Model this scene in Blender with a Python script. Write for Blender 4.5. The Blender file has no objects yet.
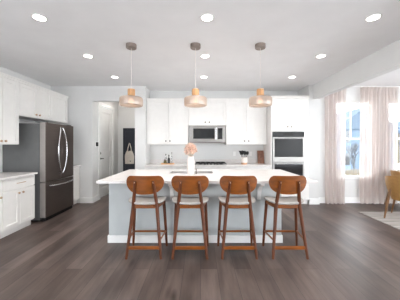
import bpy, bmesh, math, random
from mathutils import Vector, Matrix, noise
R = random.Random(7)
PI = math.pi
scn = bpy.context.scene
COL = scn.collection

# ------------------------------------------------------------------ camera, world, exposure
FPX, CX, CY, H = 222.0, 200.0, 144.5, 1.40
cam_d = bpy.data.cameras.new('camera')
cam_d.sensor_width = 36.0
cam_d.lens = 36.0 * FPX / 400.0
cam_d.shift_y = -5.5 / 400.0
cam_d.clip_start = 0.05
cam_d.clip_end = 500
cam = bpy.data.objects.new('camera', cam_d)
cam.location = (0, 0, H)
cam.rotation_euler = (PI / 2, 0, 0)
COL.objects.link(cam)
scn.camera = cam

world = bpy.data.worlds.new('overcast_sky')
scn.world = world
world.use_nodes = True
bg = world.node_tree.nodes['Background']
bg.inputs['Color'].default_value = (0.92, 0.96, 1.0, 1)
bg.inputs['Strength'].default_value = 5.0
scn.view_settings.view_transform = 'Standard'
scn.view_settings.look = 'None'
scn.view_settings.exposure = 0.86
scn.view_settings.gamma = 1.0
scn.view_settings.use_curve_mapping = False
scn.cycles.use_denoising = True
scn.cycles.max_bounces = 12
scn.cycles.diffuse_bounces = 8
scn.cycles.transparent_max_bounces = 24
scn.cycles.sample_clamp_indirect = 6.0

CAN_POWER = 3.9
PENDANT_POWER = 0.25
HALL_FILL_POWER = 1.0

# ------------------------------------------------------------------ materials
def lin(h):
    h = h.lstrip('#')
    c = [int(h[i:i + 2], 16) / 255 for i in (0, 2, 4)]
    return tuple((x / 12.92 if x <= 0.04045 else ((x + 0.055) / 1.055) ** 2.4) for x in c) + (1,)

def mat(name, hexcol, rough=0.5, metal=0.0, var=0.04, scale=8.0, bump=0.0, stretch=None, spec=None, coat=0.0):
    m = bpy.data.materials.new(name)
    m.use_nodes = True
    nt = m.node_tree
    b = nt.nodes['Principled BSDF']
    b.inputs['Roughness'].default_value = rough
    b.inputs['Metallic'].default_value = metal
    if spec is not None:
        b.inputs['Specular IOR Level'].default_value = spec
    if coat:
        b.inputs['Coat Weight'].default_value = coat
        b.inputs['Coat Roughness'].default_value = 0.15
    tc = nt.nodes.new('ShaderNodeTexCoord')
    mp = nt.nodes.new('ShaderNodeMapping')
    nz = nt.nodes.new('ShaderNodeTexNoise')
    nz.inputs['Scale'].default_value = scale
    nz.inputs['Detail'].default_value = 4
    if stretch:
        mp.inputs['Scale'].default_value = stretch
    nt.links.new(tc.outputs['Object'], mp.inputs['Vector'])
    nt.links.new(mp.outputs['Vector'], nz.inputs['Vector'])
    rp = nt.nodes.new('ShaderNodeValToRGB')
    c = lin(hexcol)
    lo = tuple(max(0, x * (1 - var * 2)) for x in c[:3]) + (1,)
    hi = tuple(min(1, x * (1 + var * 2)) for x in c[:3]) + (1,)
    rp.color_ramp.elements[0].position = 0.3
    rp.color_ramp.elements[1].position = 0.7
    rp.color_ramp.elements[0].color = lo
    rp.color_ramp.elements[1].color = hi
    nt.links.new(nz.outputs['Fac'], rp.inputs['Fac'])
    nt.links.new(rp.outputs['Color'], b.inputs['Base Color'])
    if bump:
        bp = nt.nodes.new('ShaderNodeBump')
        bp.inputs['Strength'].default_value = bump
        bp.inputs['Distance'].default_value = 0.01
        nt.links.new(nz.outputs['Fac'], bp.inputs['Height'])
        nt.links.new(bp.outputs['Normal'], b.inputs['Normal'])
    return m

def floor_mat():
    m = bpy.data.materials.new('grey_brown_plank_floor')
    m.use_nodes = True
    nt = m.node_tree
    N, L = nt.nodes.new, nt.links.new
    b = nt.nodes['Principled BSDF']
    tc = N('ShaderNodeTexCoord')
    mp = N('ShaderNodeMapping')
    mp.inputs['Rotation'].default_value = (0, 0, PI / 2)
    L(tc.outputs['Object'], mp.inputs['Vector'])
    br = N('ShaderNodeTexBrick')
    br.offset = 0.37
    br.inputs['Scale'].default_value = 1.0
    br.inputs['Brick Width'].default_value = 1.75
    br.inputs['Row Height'].default_value = 0.19
    br.inputs['Mortar Size'].default_value = 0.0016
    br.inputs['Mortar Smooth'].default_value = 0.3
    br.inputs['Bias'].default_value = -0.1
    br.inputs['Color1'].default_value = lin('#50443f')
    br.inputs['Color2'].default_value = lin('#6c5f5a')
    br.inputs['Mortar'].default_value = lin('#2c2625')
    L(mp.outputs['Vector'], br.inputs['Vector'])
    mp2 = N('ShaderNodeMapping')
    mp2.inputs['Scale'].default_value = (11.0, 1.0, 1)
    L(tc.outputs['Object'], mp2.inputs['Vector'])
    nz = N('ShaderNodeTexNoise')
    nz.inputs['Scale'].default_value = 2.2
    nz.inputs['Detail'].default_value = 7
    nz.inputs['Roughness'].default_value = 0.6
    nz.inputs['Distortion'].default_value = 0.15
    L(mp2.outputs['Vector'], nz.inputs['Vector'])
    rp = N('ShaderNodeValToRGB')
    rp.color_ramp.elements[0].position = 0.3
    rp.color_ramp.elements[0].color = (0.74, 0.72, 0.71, 1)
    rp.color_ramp.elements[1].position = 0.68
    rp.color_ramp.elements[1].color = (1.04, 1.04, 1.04, 1)
    L(nz.outputs['Fac'], rp.inputs['Fac'])
    mx = N('ShaderNodeMix'); mx.data_type = 'RGBA'; mx.blend_type = 'MULTIPLY'
    mx.inputs[0].default_value = 1.0
    L(br.outputs['Color'], mx.inputs[6])
    L(rp.outputs['Color'], mx.inputs[7])
    # dark knots
    mp3 = N('ShaderNodeMapping')
    mp3.inputs['Scale'].default_value = (6.0, 1.8, 1)
    L(tc.outputs['Object'], mp3.inputs['Vector'])
    vo = N('ShaderNodeTexVoronoi')
    vo.inputs['Scale'].default_value = 0.55
    L(mp3.outputs['Vector'], vo.inputs['Vector'])
    rk = N('ShaderNodeValToRGB')
    rk.color_ramp.elements[0].position = 0.03
    rk.color_ramp.elements[0].color = (0.35, 0.33, 0.32, 1)
    rk.color_ramp.elements[1].position = 0.13
    rk.color_ramp.elements[1].color = (1, 1, 1, 1)
    L(vo.outputs['Distance'], rk.inputs['Fac'])
    mk = N('ShaderNodeMix'); mk.data_type = 'RGBA'; mk.blend_type = 'MULTIPLY'
    mk.inputs[0].default_value = 0.95
    L(mx.outputs[2], mk.inputs[6])
    L(rk.outputs['Color'], mk.inputs[7])
    L(mk.outputs[2], b.inputs['Base Color'])
    b.inputs['Roughness'].default_value = 0.42
    b.inputs['Specular IOR Level'].default_value = 0.38
    # broad blotches along each board
    mp4 = N('ShaderNodeMapping'); mp4.inputs['Scale'].default_value = (3.2, 0.75, 1)
    L(tc.outputs['Object'], mp4.inputs['Vector'])
    n4 = N('ShaderNodeTexNoise'); n4.inputs['Scale'].default_value = 1.6; n4.inputs['Detail'].default_value = 3
    L(mp4.outputs['Vector'], n4.inputs['Vector'])
    r4 = N('ShaderNodeValToRGB')
    r4.color_ramp.elements[0].position = 0.34; r4.color_ramp.elements[0].color = (0.55, 0.54, 0.55, 1)
    r4.color_ramp.elements[1].position = 0.60; r4.color_ramp.elements[1].color = (1.10, 1.08, 1.06, 1)
    L(n4.outputs['Fac'], r4.inputs['Fac'])
    m4 = N('ShaderNodeMix'); m4.data_type = 'RGBA'; m4.blend_type = 'MULTIPLY'; m4.inputs[0].default_value = 0.75
    L(mk.outputs[2], m4.inputs[6]); L(r4.outputs['Color'], m4.inputs[7])
    L(m4.outputs[2], b.inputs['Base Color'])
    bp = N('ShaderNodeBump')
    bp.inputs['Strength'].default_value = 0.12
    bp.inputs['Distance'].default_value = 0.01
    L(nz.outputs['Fac'], bp.inputs['Height'])
    L(bp.outputs['Normal'], b.inputs['Normal'])
    return m

def emit_mat(name, hexcol, strength):
    m = bpy.data.materials.new(name)
    m.use_nodes = True
    b = m.node_tree.nodes['Principled BSDF']
    b.inputs['Base Color'].default_value = lin(hexcol)
    b.inputs['Emission Color'].default_value = lin(hexcol)
    b.inputs['Emission Strength'].default_value = strength
    return m

def veil_mat(name, hexcol, clear, trans, gloss=0.0, rough=0.3, tint=None):
    """cloth or ribbed glass: part clear, part translucent, part diffuse"""
    m = bpy.data.materials.new(name)
    m.use_nodes = True
    nt = m.node_tree
    N, L = nt.nodes.new, nt.links.new
    nt.nodes.remove(nt.nodes['Principled BSDF'])
    out = nt.nodes['Material Output']
    tc = N('ShaderNodeTexCoord')
    nz = N('ShaderNodeTexNoise')
    nz.inputs['Scale'].default_value = 120
    L(tc.outputs['Object'], nz.inputs['Vector'])
    c = lin(hexcol)
    rp = N('ShaderNodeValToRGB')
    rp.color_ramp.elements[0].color = tuple(x * 0.95 for x in c[:3]) + (1,)
    rp.color_ramp.elements[1].color = c
    L(nz.outputs['Fac'], rp.inputs['Fac'])
    di = N('ShaderNodeBsdfDiffuse')
    tl = N('ShaderNodeBsdfTranslucent')
    L(rp.outputs['Color'], di.inputs['Color'])
    L(rp.outputs['Color'], tl.inputs['Color'])
    tr = N('ShaderNodeBsdfTransparent')
    tr.inputs['Color'].default_value = lin(tint) if tint else (1, 1, 1, 1)
    a = N('ShaderNodeMixShader'); a.inputs[0].default_value = trans
    L(di.outputs[0], a.inputs[1]); L(tl.outputs[0], a.inputs[2])
    d = N('ShaderNodeMixShader'); d.inputs[0].default_value = clear
    L(a.outputs[0], d.inputs[1]); L(tr.outputs[0], d.inputs[2])
    last = d
    if gloss:
        gl = N('ShaderNodeBsdfGlossy'); gl.inputs['Roughness'].default_value = rough
        e = N('ShaderNodeMixShader'); e.inputs[0].default_value = gloss
        L(d.outputs[0], e.inputs[1]); L(gl.outputs[0], e.inputs[2])
        last = e
    L(last.outputs[0], out.inputs['Surface'])
    return m

def pane_mat(name):
    m = bpy.data.materials.new(name)
    m.use_nodes = True
    nt = m.node_tree
    N, L = nt.nodes.new, nt.links.new
    nt.nodes.remove(nt.nodes['Principled BSDF'])
    tr = N('ShaderNodeBsdfTransparent'); tr.inputs['Color'].default_value = (0.96, 0.98, 0.99, 1)
    gl = N('ShaderNodeBsdfGlossy'); gl.inputs['Roughness'].default_value = 0.02
    fr = N('ShaderNodeFresnel'); fr.inputs['IOR'].default_value = 1.3
    mx = N('ShaderNodeMixShader')
    L(fr.outputs[0], mx.inputs[0]); L(tr.outputs[0], mx.inputs[1]); L(gl.outputs[0], mx.inputs[2])
    L(mx.outputs[0], nt.nodes['Material Output'].inputs['Surface'])
    return m

M = dict(
    wall=mat('wall_paint', '#dededd', 0.9, var=0.01, scale=3, spec=0.2),
    ceil=mat('ceiling_paint', '#f1f1f2', 0.95, var=0.01, scale=3, spec=0.1),
    trim=mat('white_trim', '#efefee', 0.45, var=0.01),
    floor=floor_mat(),
    cab=mat('white_cabinet_paint', '#eeece9', 0.42, var=0.01, spec=0.35),
    quartz=mat('white_quartz', '#e0dcda', 0.22, var=0.025, scale=14),
    island=mat('pale_grey_island_paint', '#bdc2c3', 0.55, var=0.015, spec=0.35),
    steel=mat('brushed_steel', '#a3a19e', 0.3, 0.95, var=0.06, scale=3, stretch=(1, 1, 60)),
    bsteel=mat('dark_slate_steel', '#6e645f', 0.33, 0.85, var=0.05, scale=3, stretch=(1, 1, 60)),
    edge=mat('light_steel_door_edge', '#a5a09b', 0.4, 0.5, var=0.03),
    fside=mat('grey_appliance_side', '#6b6c6c', 0.55, 0.2, var=0.03),
    black=mat('black_plastic', '#0d0d0d', 0.6, var=0.05),
    iron=mat('black_cast_iron', '#1c1c1d', 0.6, var=0.1),
    dglass=mat('dark_oven_glass', '#16181b', 0.06, var=0.02, spec=0.7),
    chrome=mat('polished_steel', '#d8d8da', 0.18, 1.0, var=0.02),
    copper=mat('copper_metal', '#c9ab92', 0.45, 0.9, var=0.05),
    bronze=mat('grey_bronze_metal', '#756b63', 0.4, 0.7, var=0.05),
    taupe=mat('taupe_brushed_metal', '#8f837b', 0.5, 0.35, var=0.06),
    walnut=mat('walnut_wood', '#7d4207', 0.38, var=0.14, scale=5, stretch=(1.2, 6, 6), coat=0.15),
    walnutv=mat('walnut_leg_wood', '#582907', 0.42, var=0.12, scale=5, stretch=(7, 7, 1), coat=0.1),
    oak=mat('light_oak_wood', '#cd9c6c', 0.5, var=0.1, scale=9, stretch=(4, 4, 1)),
    tan=mat('tan_leather', '#a67c48', 0.5, var=0.06, scale=20, bump=0.05),
    tanleg=mat('brown_chair_leg_wood', '#74502c', 0.5, var=0.1, scale=8, stretch=(6, 6, 1)),
    seat=mat('off_white_upholstery', '#aea9a4', 0.9, var=0.04, scale=90, bump=0.1),
    navy=mat('navy_paint', '#141a27', 0.5, var=0.06),
    canvas=mat('natural_canvas', '#e2d9ce', 0.95, var=0.06, scale=60, bump=0.1),
    ceramic=mat('white_ceramic', '#e9e0db', 0.6, var=0.06, scale=45),
    blush=mat('dried_blush_petals', '#e2c5b4', 0.95, var=0.14, scale=40),
    stemm=mat('dried_stem', '#a98c63', 0.9, var=0.1),
    terra=mat('pale_wood_band', '#c99f80', 0.7, var=0.08),
    board=mat('dark_walnut_board', '#8b6350', 0.55, var=0.2, scale=7, stretch=(8, 8, 1)),
    amber=mat('olive_glass', '#5b5330', 0.12, var=0.05),
    inkb=mat('dark_bottle_glass', '#17130f', 0.1, var=0.05),
    clear=veil_mat('clear_bottle_glass', '#f0f0ee', 0.7, 0.5, 0.12, 0.05),
    sheer=veil_mat('sheer_blush_curtain', '#e6dbd6', 0.27, 0.45),
    shade=veil_mat('ribbed_blush_glass', '#d9d0c8', 0.46, 0.5, 0.10, 0.2, '#f6eee7'),
    pane=pane_mat('window_glass'),
    lens=emit_mat('lit_lens', '#fff7ee', 9.0),
    bulb=emit_mat('lit_bulb', '#ffd2a6', 2.0),
    rug=mat('pale_striped_rug', '#98928d', 0.98, var=0.2, scale=3, stretch=(0.6, 12, 1), bump=0.2),
    snow=mat('pale_snowy_ground', '#e6e6e2', 0.95, var=0.08, scale=0.6),
    siding=mat('slate_blue_siding', '#475767', 0.9, var=0.05, scale=2, stretch=(0.3, 0.3, 10)),
    siding2=mat('brown_siding', '#564d40', 0.9, var=0.05, scale=2, stretch=(0.3, 0.3, 10)),
    roof=mat('slate_roof', '#3a4754', 0.9, var=0.1, scale=6),
    bark=mat('bare_tree_bark', '#44474c', 0.95, var=0.1),
    sinkm=mat('sink_steel', '#8e8e8e', 0.35, 0.8, var=0.04),
)

# ------------------------------------------------------------------ mesh helpers
class MB:
    def __init__(self):
        self.bm = bmesh.new()

    def box(self, x0, x1, y0, y1, z0, z1, bev=0.0):
        vs = [self.bm.verts.new((x, y, z)) for x in (x0, x1) for y in (y0, y1) for z in (z0, z1)]
        fs = [self.bm.faces.new([vs[i] for i in f]) for f in
              ((0, 1, 3, 2), (4, 6, 7, 5), (0, 4, 5, 1), (2, 3, 7, 6), (0, 2, 6, 4), (1, 5, 7, 3))]
        if bev:
            es = list({e for f in fs for e in f.edges})
            bmesh.ops.bevel(self.bm, geom=es, offset=bev, segments=2, affect='EDGES', profile=0.5)
        return self

    def hexa(self, lo, hi):
        """lo and hi: 4 points each, same winding"""
        a = [self.bm.verts.new(p) for p in lo]
        b = [self.bm.verts.new(p) for p in hi]
        n = len(a)
        self.bm.faces.new(a[::-1]); self.bm.faces.new(b)
        for i in range(n):
            self.bm.faces.new((a[i], a[(i + 1) % n], b[(i + 1) % n], b[i]))
        return self

    def tube(self, pts, rad, n=12, cap=True, flat=1.0):
        pts = [Vector(p) for p in pts]
        rad = rad if isinstance(rad, (list, tuple)) else [rad] * len(pts)
        rings = []
        prev = None
        for i, p in enumerate(pts):
            t = (pts[min(i + 1, len(pts) - 1)] - pts[max(i - 1, 0)]).normalized()
            if prev is None:
                ref = Vector((0, 1, 0)) if abs(t.y) < 0.9 else Vector((1, 0, 0))
                u = t.cross(ref).normalized()
            else:
                u = (prev - t * prev.dot(t)).normalized()
            prev = u
            v = t.cross(u).normalized()
            rings.append([self.bm.verts.new(p + u * math.cos(2 * PI * k / n) * rad[i] + v * math.sin(2 * PI * k / n) * rad[i] * flat) for k in range(n)])
        for a, b in zip(rings, rings[1:]):
            for k in range(n):
                self.bm.faces.new((a[k], a[(k + 1) % n], b[(k + 1) % n], b[k]))
        if cap:
            self.bm.faces.new(rings[0][::-1]); self.bm.faces.new(rings[-1])
        return self

    def bar(self, p0, p1, w, h, w1=None, h1=None):
        """rectangular rounded bar"""
        p0, p1 = Vector(p0), Vector(p1)
        w1 = w1 or w; h1 = h1 or h
        t = (p1 - p0).normalized()
        up = Vector((0, 0, 1)) if abs(t.z) < 0.8 else Vector((0, 1, 0))
        u = t.cross(up).normalized(); v = u.cross(t).normalized()
        def ring(p, a, b):
            c = min(a, b) * 0.28
            return [p + u * x + v * y for x, y in ((a/2 - c, -b/2), (a/2, -b/2 + c), (a/2, b/2 - c), (a/2 - c, b/2),
                                                  (-a/2 + c, b/2), (-a/2, b/2 - c), (-a/2, -b/2 + c), (-a/2 + c, -b/2))]
        return self.hexa(ring(p0, w, h), ring(p1, w1, h1))

    def lathe(self, prof, center=(0, 0, 0), n=32, ribs=0, amp=0.0, close=False, axis='z'):
        cx, cy, cz = center
        rings = []
        for r, z in prof:
            ring = []
            for k in range(n):
                a = 2 * PI * k / n
                rr = r * (1 + amp * math.cos(ribs * a)) if ribs else r
                p = (rr * math.cos(a), rr * math.sin(a), z)
                if axis == 'x':
                    p = (p[2], p[0], p[1])
                elif axis == 'y':
                    p = (p[0], p[2], p[1])
                ring.append(self.bm.verts.new((cx + p[0], cy + p[1], cz + p[2])))
            rings.append(ring)
        pairs = list(zip(rings, rings[1:]))
        if close:
            pairs.append((rings[-1], rings[0]))
        for a, b in pairs:
            for k in range(n):
                self.bm.faces.new((a[k], a[(k + 1) % n], b[(k + 1) % n], b[k]))
        if not close:
            if prof[0][0] > 1e-6: self.bm.faces.new(rings[0][::-1])
            if prof[-1][0] > 1e-6: self.bm.faces.new(rings[-1])
        return self

    def ball(self, c, r, sub=2, sc=(1, 1, 1)):
        bmesh.ops.create_icosphere(self.bm, subdivisions=sub, radius=r,
                                   matrix=Matrix.Translation(c) @ Matrix.Diagonal((*sc, 1)))
        return self

    def grid(self, f, nu, nv, closed_u=False):
        vs = [[self.bm.verts.new(f(i / nu, j / nv)) for i in range(nu if closed_u else nu + 1)] for j in range(nv + 1)]
        for j in range(nv):
            for i in range(nu):
                k = (i + 1) % nu if closed_u else i + 1
                self.bm.faces.new((vs[j][i], vs[j][k], vs[j + 1][k], vs[j + 1][i]))
        return self

    def build(self, name, m, parent=None, smooth=False, recalc=True, local=False):
        bmesh.ops.remove_doubles(self.bm, verts=self.bm.verts, dist=1e-6)
        if recalc:
            bmesh.ops.recalc_face_normals(self.bm, faces=self.bm.faces)
        me = bpy.data.meshes.new(name)
        # parts: coordinates are given in world space unless local
        org = Vector((0, 0, 0))
        p = parent
        while p is not None and not local:
            org += p.location
            p = p.parent
        if parent is None and not local:
            xs = [v.co for v in self.bm.verts]
            org = Vector(((min(c.x for c in xs) + max(c.x for c in xs)) / 2,
                          (min(c.y for c in xs) + max(c.y for c in xs)) / 2, min(c.z for c in xs)))
        if org.length:
            bmesh.ops.translate(self.bm, verts=self.bm.verts, vec=-org)
        self.bm.to_mesh(me)
        self.bm.free()
        me.materials.append(m)
        if smooth:
            me.shade_smooth()
            try:
                me.set_sharp_from_angle(angle=math.radians(40))
            except Exception:
                pass
        o = bpy.data.objects.new(name, me)
        if parent is not None:
            o.parent = parent
        else:
            o.location = org
        COL.objects.link(o)
        return o

def tag(o, label, cat, group=None, kind=None):
    o['label'] = label
    o['category'] = cat
    if group: o['group'] = group
    if kind: o['kind'] = kind
    return o

def thing(name, label, cat, loc, group=None, kind=None):
    o = bpy.data.objects.new(name, None)
    o.empty_display_size = 0.1
    o.location = loc
    COL.objects.link(o)
    return tag(o, label, cat, group, kind)

def struct(name, mb, m, label, cat, parent=None):
    o = mb.build(name, m, parent)
    if parent is None:
        tag(o, label, cat, None, 'structure')
    return o

def copy_tree(o, parent=None):
    c = o.copy()
    COL.objects.link(c)
    if parent is not None:
        c.parent = parent
    for ch in list(o.children):
        copy_tree(ch, c)
    return c

def lamp(name, parent, loc, power, color, size=0.15, kind='AREA', spread=PI):
    l = bpy.data.lights.new(name, kind)
    l.energy = power
    l.color = color
    if kind == 'AREA':
        l.shape = 'DISK'; l.size = size; l.spread = spread
    else:
        l.shadow_soft_size = size
    o = bpy.data.objects.new(name, l)
    o.parent = parent
    o.location = loc
    COL.objects.link(o)
    return o

# ------------------------------------------------------------------ room shell
CEIL = 2.80
XL, YK, YL = -3.57, 5.80, 5.31           # left wall, kitchen back wall, front of the alcove / dining wall
HX0, HX1, YH = -2.57, -1.555, 6.96       # hall
PX = -1.304                              # pillar right side
SX0, SX1, SY = 2.55, 2.78, 5.20          # wall stub that carries the header
XR = 6.60
YB = -3.6

struct('floor', MB().box(-3.75, XR + .2, YB, 7.3, -0.12, 0.0), M['floor'], 'dark grey brown wood plank floor', 'floor')
struct('ceiling', MB().box(-3.75, XR + .2, YB, 7.3, CEIL, CEIL + .12), M['ceil'], 'smooth light grey ceiling with recessed lights', 'ceiling')
struct('wall_left', MB().box(XL - .15, XL, -.6, 5.45, 0, CEIL).box(XL - .15, XL, YB, -.6, 0, .3).box(XL - .15, XL, YB, -.6, 2.6, CEIL), M['wall'], 'pale grey wall behind the left cabinets and refrigerator', 'wall')  # unseen opening behind the camera added to let in daylight from the left
struct('wall_back_left', MB().box(XL, HX0 - .10, YL, YL + .12, 0, CEIL), M['wall'], 'pale grey wall beside the refrigerator left of the hall opening', 'wall')
struct('wall_hall_left', MB().box(HX0 - .10, HX0, YL, 5.665, 0, CEIL).box(HX0 - .10, HX0, 6.575, YH, 0, CEIL)
       .box(HX0 - .10, HX0, 5.665, 6.575, 2.44, CEIL), M['wall'], 'side wall of the hall holding the white door', 'wall')
struct('wall_hall_back', MB().box(HX0 - .10, HX1 + .25, YH, YH + .12, 0, CEIL), M['wall'], 'end wall of the hall behind the navy panel', 'wall')
struct('wall_hall_header', MB().box(HX0, HX1, YL, YL + .12, 2.44, CEIL), M['wall'], 'wall above the hall opening', 'wall')
struct('wall_pillar', MB().box(HX1, PX, YL, YH, 0, CEIL), M['wall'], 'white wall end between the hall opening and kitchen cabinets', 'wall')
struct('wall_back', MB().box(PX, SX0, YK, YK + .12, 0, CEIL), M['wall'], 'light grey kitchen wall behind the cabinets', 'wall')
struct('wall_dining_stub', MB().box(SX0, SX1, SY, YK + .12, 0, CEIL), M['wall'], 'short wall end right of the oven cabinet', 'wall')
struct('wall_dining_header', MB().box(2.65, SX1, YB, SY, 2.46, CEIL), M['wall'], 'long dropped header between kitchen and dining nook', 'beam')
# dining wall with two window openings
W1, W2 = (3.25, 4.13), (4.52, 5.40)
WZ0, WZ1 = 0.60, 2.44
mb = MB()
xs = [SX1, W1[0], W1[1], W2[0], W2[1], XR]
for i in (0, 2, 4):
    mb.box(xs[i], xs[i + 1], YL, YL + .14, 0, CEIL)
for w in (W1, W2):
    mb.box(w[0], w[1], YL, YL + .14, 0, WZ0).box(w[0], w[1], YL, YL + .14, WZ1, CEIL)
struct('wall_dining_back', mb, M['wall'], 'pale grey dining wall with two curtained windows', 'wall')
struct('wall_right', MB().box(XR, XR + .15, YB, YL + .14, 0, .2).box(XR, XR + .15, YB, YL + .14, 2.65, CEIL).box(XR, XR + .15, 3.0, YL + .14, .2, 2.65).box(XR, XR + .15, YB, -3.3, .2, 2.65), M['wall'], 'side wall of the dining nook', 'wall')  # wide unseen opening added here, sized to balance the side daylight

# the living side behind the camera: unseen wall, its openings added to shape the daylight
mb = MB()
xs = [-3.72, -3.3, -2.1, 2.5, 4.3, XR + .15]
for i in (0, 2, 4):
    mb.box(xs[i], xs[i + 1], YB - .15, YB, 0, CEIL)
for i in (1, 3):
    mb.box(xs[i], xs[i + 1], YB - .15, YB, 0, .25).box(xs[i], xs[i + 1], YB - .15, YB, 2.6, CEIL)
struct('wall_rear', mb, M['wall'], 'unseen wall opposite the kitchen with tall openings added for daylight', 'wall')

def baseboard(name, segs, label):
    mb = MB()
    for (x0, x1, y0, y1) in segs:
        mb.box(x0, x1, y0, y1, 0, .135, .004)
    struct(name, mb, M['trim'], label, 'baseboard')
baseboard('baseboard_back_left', [(-2.86, HX0, YL - .016, YL - .001)], 'white baseboard beside the refrigerator end cabinet')
baseboard('baseboard_hall', [(HX0 + .001, HX0 + .016, YL - .016, 5.60), (HX0 + .001, HX0 + .016, 6.64, YH - .001)], 'white baseboard along the hall door wall')
baseboard('baseboard_pillar', [(HX1 - .015, PX, YL - .016, YL - .001)], 'white baseboard at the foot of the wall end by the hall')
baseboard('baseboard_dining', [(SX0 + .005, SX1 + .015, SY - .016, SY - .001), (SX1 + .001, SX1 + .016, SY, YL - .017), (SX1 + .001, XR - .001, YL - .016, YL - .001)],
          'white baseboard under the dining windows')

# windows
def window(name, x0, x1, label):
    w = thing(name, label, 'window', (x0, YL, WZ0), None, 'structure')
    f = MB()
    t = .045
    y0, y1 = YL + .05, YL + .11
    f.box(x0, x0 + t, y0, y1, WZ0, WZ1).box(x1 - t, x1, y0, y1, WZ0, WZ1)
    f.box(x0 + t, x1 - t, y0, y1, WZ0, WZ0 + t).box(x0 + t, x1 - t, y0, y1, WZ1 - t, WZ1)
    f.box(x0 + t, x1 - t, y0, y1, 1.515, 1.565)
    fr = f.build('window_frame', M['trim'], w)
    MB().box(x0 + t, x1 - t, YL + .078, YL + .084, WZ0 + t, 1.515).build('glass_pane', M['pane'], w)
    MB().box(x0 + t, x1 - t, YL + .078, YL + .084, 1.565, WZ1 - t).build('glass_pane', M['pane'], w)
    xm = x0 + .40
    MB().box(xm, xm + .022, YL + .070, YL + .092, 1.565, WZ1 - t).build('muntin', M['trim'], w)
    MB().box(x0 - .0, x1, YL - .02, YL + .05, WZ0 - .028, WZ0 - .001, .004).build('window_sill', M['trim'], w)
window('window_1', W1[0], W1[1], 'tall double hung window between the two open sheer curtains')
window('window_2', W2[0], W2[1], 'second tall window at the far right behind the dining chairs')

# hall door
d = thing('door_1', 'white two panel hall door with dark lever handle', 'door', (HX0, 5.70, 0), None, 'structure')
D0, D1, DZ = 5.70, 6.54, 2.40
mb = MB()
fx0, fx1 = HX0 - .075, HX0 - .03
st = .11
mb.box(fx0, fx1 - .022, D0, D1, 0.01, DZ)
for (a, b, z0, z1) in ((D0, D0 + st, .01, DZ), (D1 - st, D1, .01, DZ), (D0 + st, D1 - st, .01, .24), (D0 + st, D1 - st, 1.05, 1.22), (D0 + st, D1 - st, DZ - .13, DZ)):
    mb.box(fx1 - .022, fx1, a, b, z0, z1)
for (z0, z1) in ((.30, .99), (1.28, DZ - .19)):
    mb.box(fx1 - .022, fx1 - .010, D0 + st + .05, D1 - st - .05, z0, z1, .003)
mb.build('door_panel', M['trim'], d)
mb = MB()
mb.box(HX0 - .099, HX0 + .014, D0 - .10, D0 - .004, 0, DZ + .012).box(HX0 - .099, HX0 + .014, D1 + .004, D1 + .10, 0, DZ + .012).box(HX0 - .099, HX0 + .016, D0 - .10, D1 + .10, DZ + .012, DZ + .095)
mb.build('door_casing', M['trim'], d)
hd = MB().lathe([(.0, 0), (.03, 0), (.03, .012), (.012, .016), (.012, .05), (0, .05)], (fx1, D0 + .07, 1.03), 20, axis='x')
hd.bar((fx1 + .05, D0 + .06, 1.03), (fx1 + .05, D0 + .18, 1.03), .014, .02)
o = hd.build('lever_handle', M['black'], d, smooth=True); o['label'] = 'dark lever handle'
o = MB().lathe([(0, 0), (.03, 0), (.03, .014), (.02, .022), (0, .022)], (fx1, D0 + .07, 1.17), 20, axis='x').build('deadbolt', M['black'], d, smooth=True)
o['label'] = 'dark round deadbolt'

# ------------------------------------------------------------------ cabinets
class Face:
    """maps (u along the front, w outwards, z) to the world"""
    def __init__(s, facing, front):
        s.f, s.front = facing, front
    def box(s, mb, u0, u1, w0, w1, z0, z1, bev=0):
        if s.f == '-y':
            mb.box(u0, u1, s.front - w1, s.front - w0, z0, z1, bev)
        elif s.f == '+x':
            mb.box(s.front + w0, s.front + w1, u0, u1, z0, z1, bev)
        else:  # +y
            mb.box(u0, u1, s.front + w0, s.front + w1, z0, z1, bev)
    def pt(s, u, w, z):
        if s.f == '-y': return (u, s.front - w, z)
        if s.f == '+x': return (s.front + w, u, z)
        return (u, s.front + w, z)

def shaker(face, u0, u1, z0, z1, rail=.058):
    mb = MB()
    g = .003
    u0 += g; u1 -= g; z0 += g; z1 -= g
    face.box(mb, u0, u1, 0.001, .008, z0, z1)
    for (a, b, c, e) in ((u0, u0 + rail, z0, z1), (u1 - rail, u1, z0, z1), (u0 + rail, u1 - rail, z0, z0 + rail), (u0 + rail, u1 - rail, z1 - rail, z1)):
        face.box(mb, a, b, .008, .021, c, e)
    return mb

def slab(face, u0, u1, z0, z1):
    mb = MB(); g = .003
    face.box(mb, u0 + g, u1 - g, .001, .021, z0 + g, z1 - g, .002)
    return mb

def knob(face, u, z, m, parent):
    mb = MB()
    c = face.pt(u, .021, z)
    ax = {'-y': 'y', '+y': 'y', '+x': 'x'}[face.f]
    s = -1 if face.f == '-y' else 1
    mb.lathe([(0, 0), (.009, 0), (.006, s * .006), (.006, s * .014), (.0175, s * .018), (.0175, s * .026), (.008, s * .029), (0, s * .029)], c, 16, axis=ax)
    return mb.build('knob', m, parent, smooth=True)

def pull(face, u0, u1, z, m, parent):
    mb = MB()
    mb.tube([face.pt(u0 - .015, .045, z), face.pt(u1 + .015, .045, z)], .0055, 10)
    mb.tube([face.pt(u0, .021, z), face.pt(u0, .045, z)], .0045, 8)
    mb.tube([face.pt(u1, .021, z), face.pt(u1, .045, z)], .0045, 8)
    return mb.build('bar_pull', m, parent, smooth=True)

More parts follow.
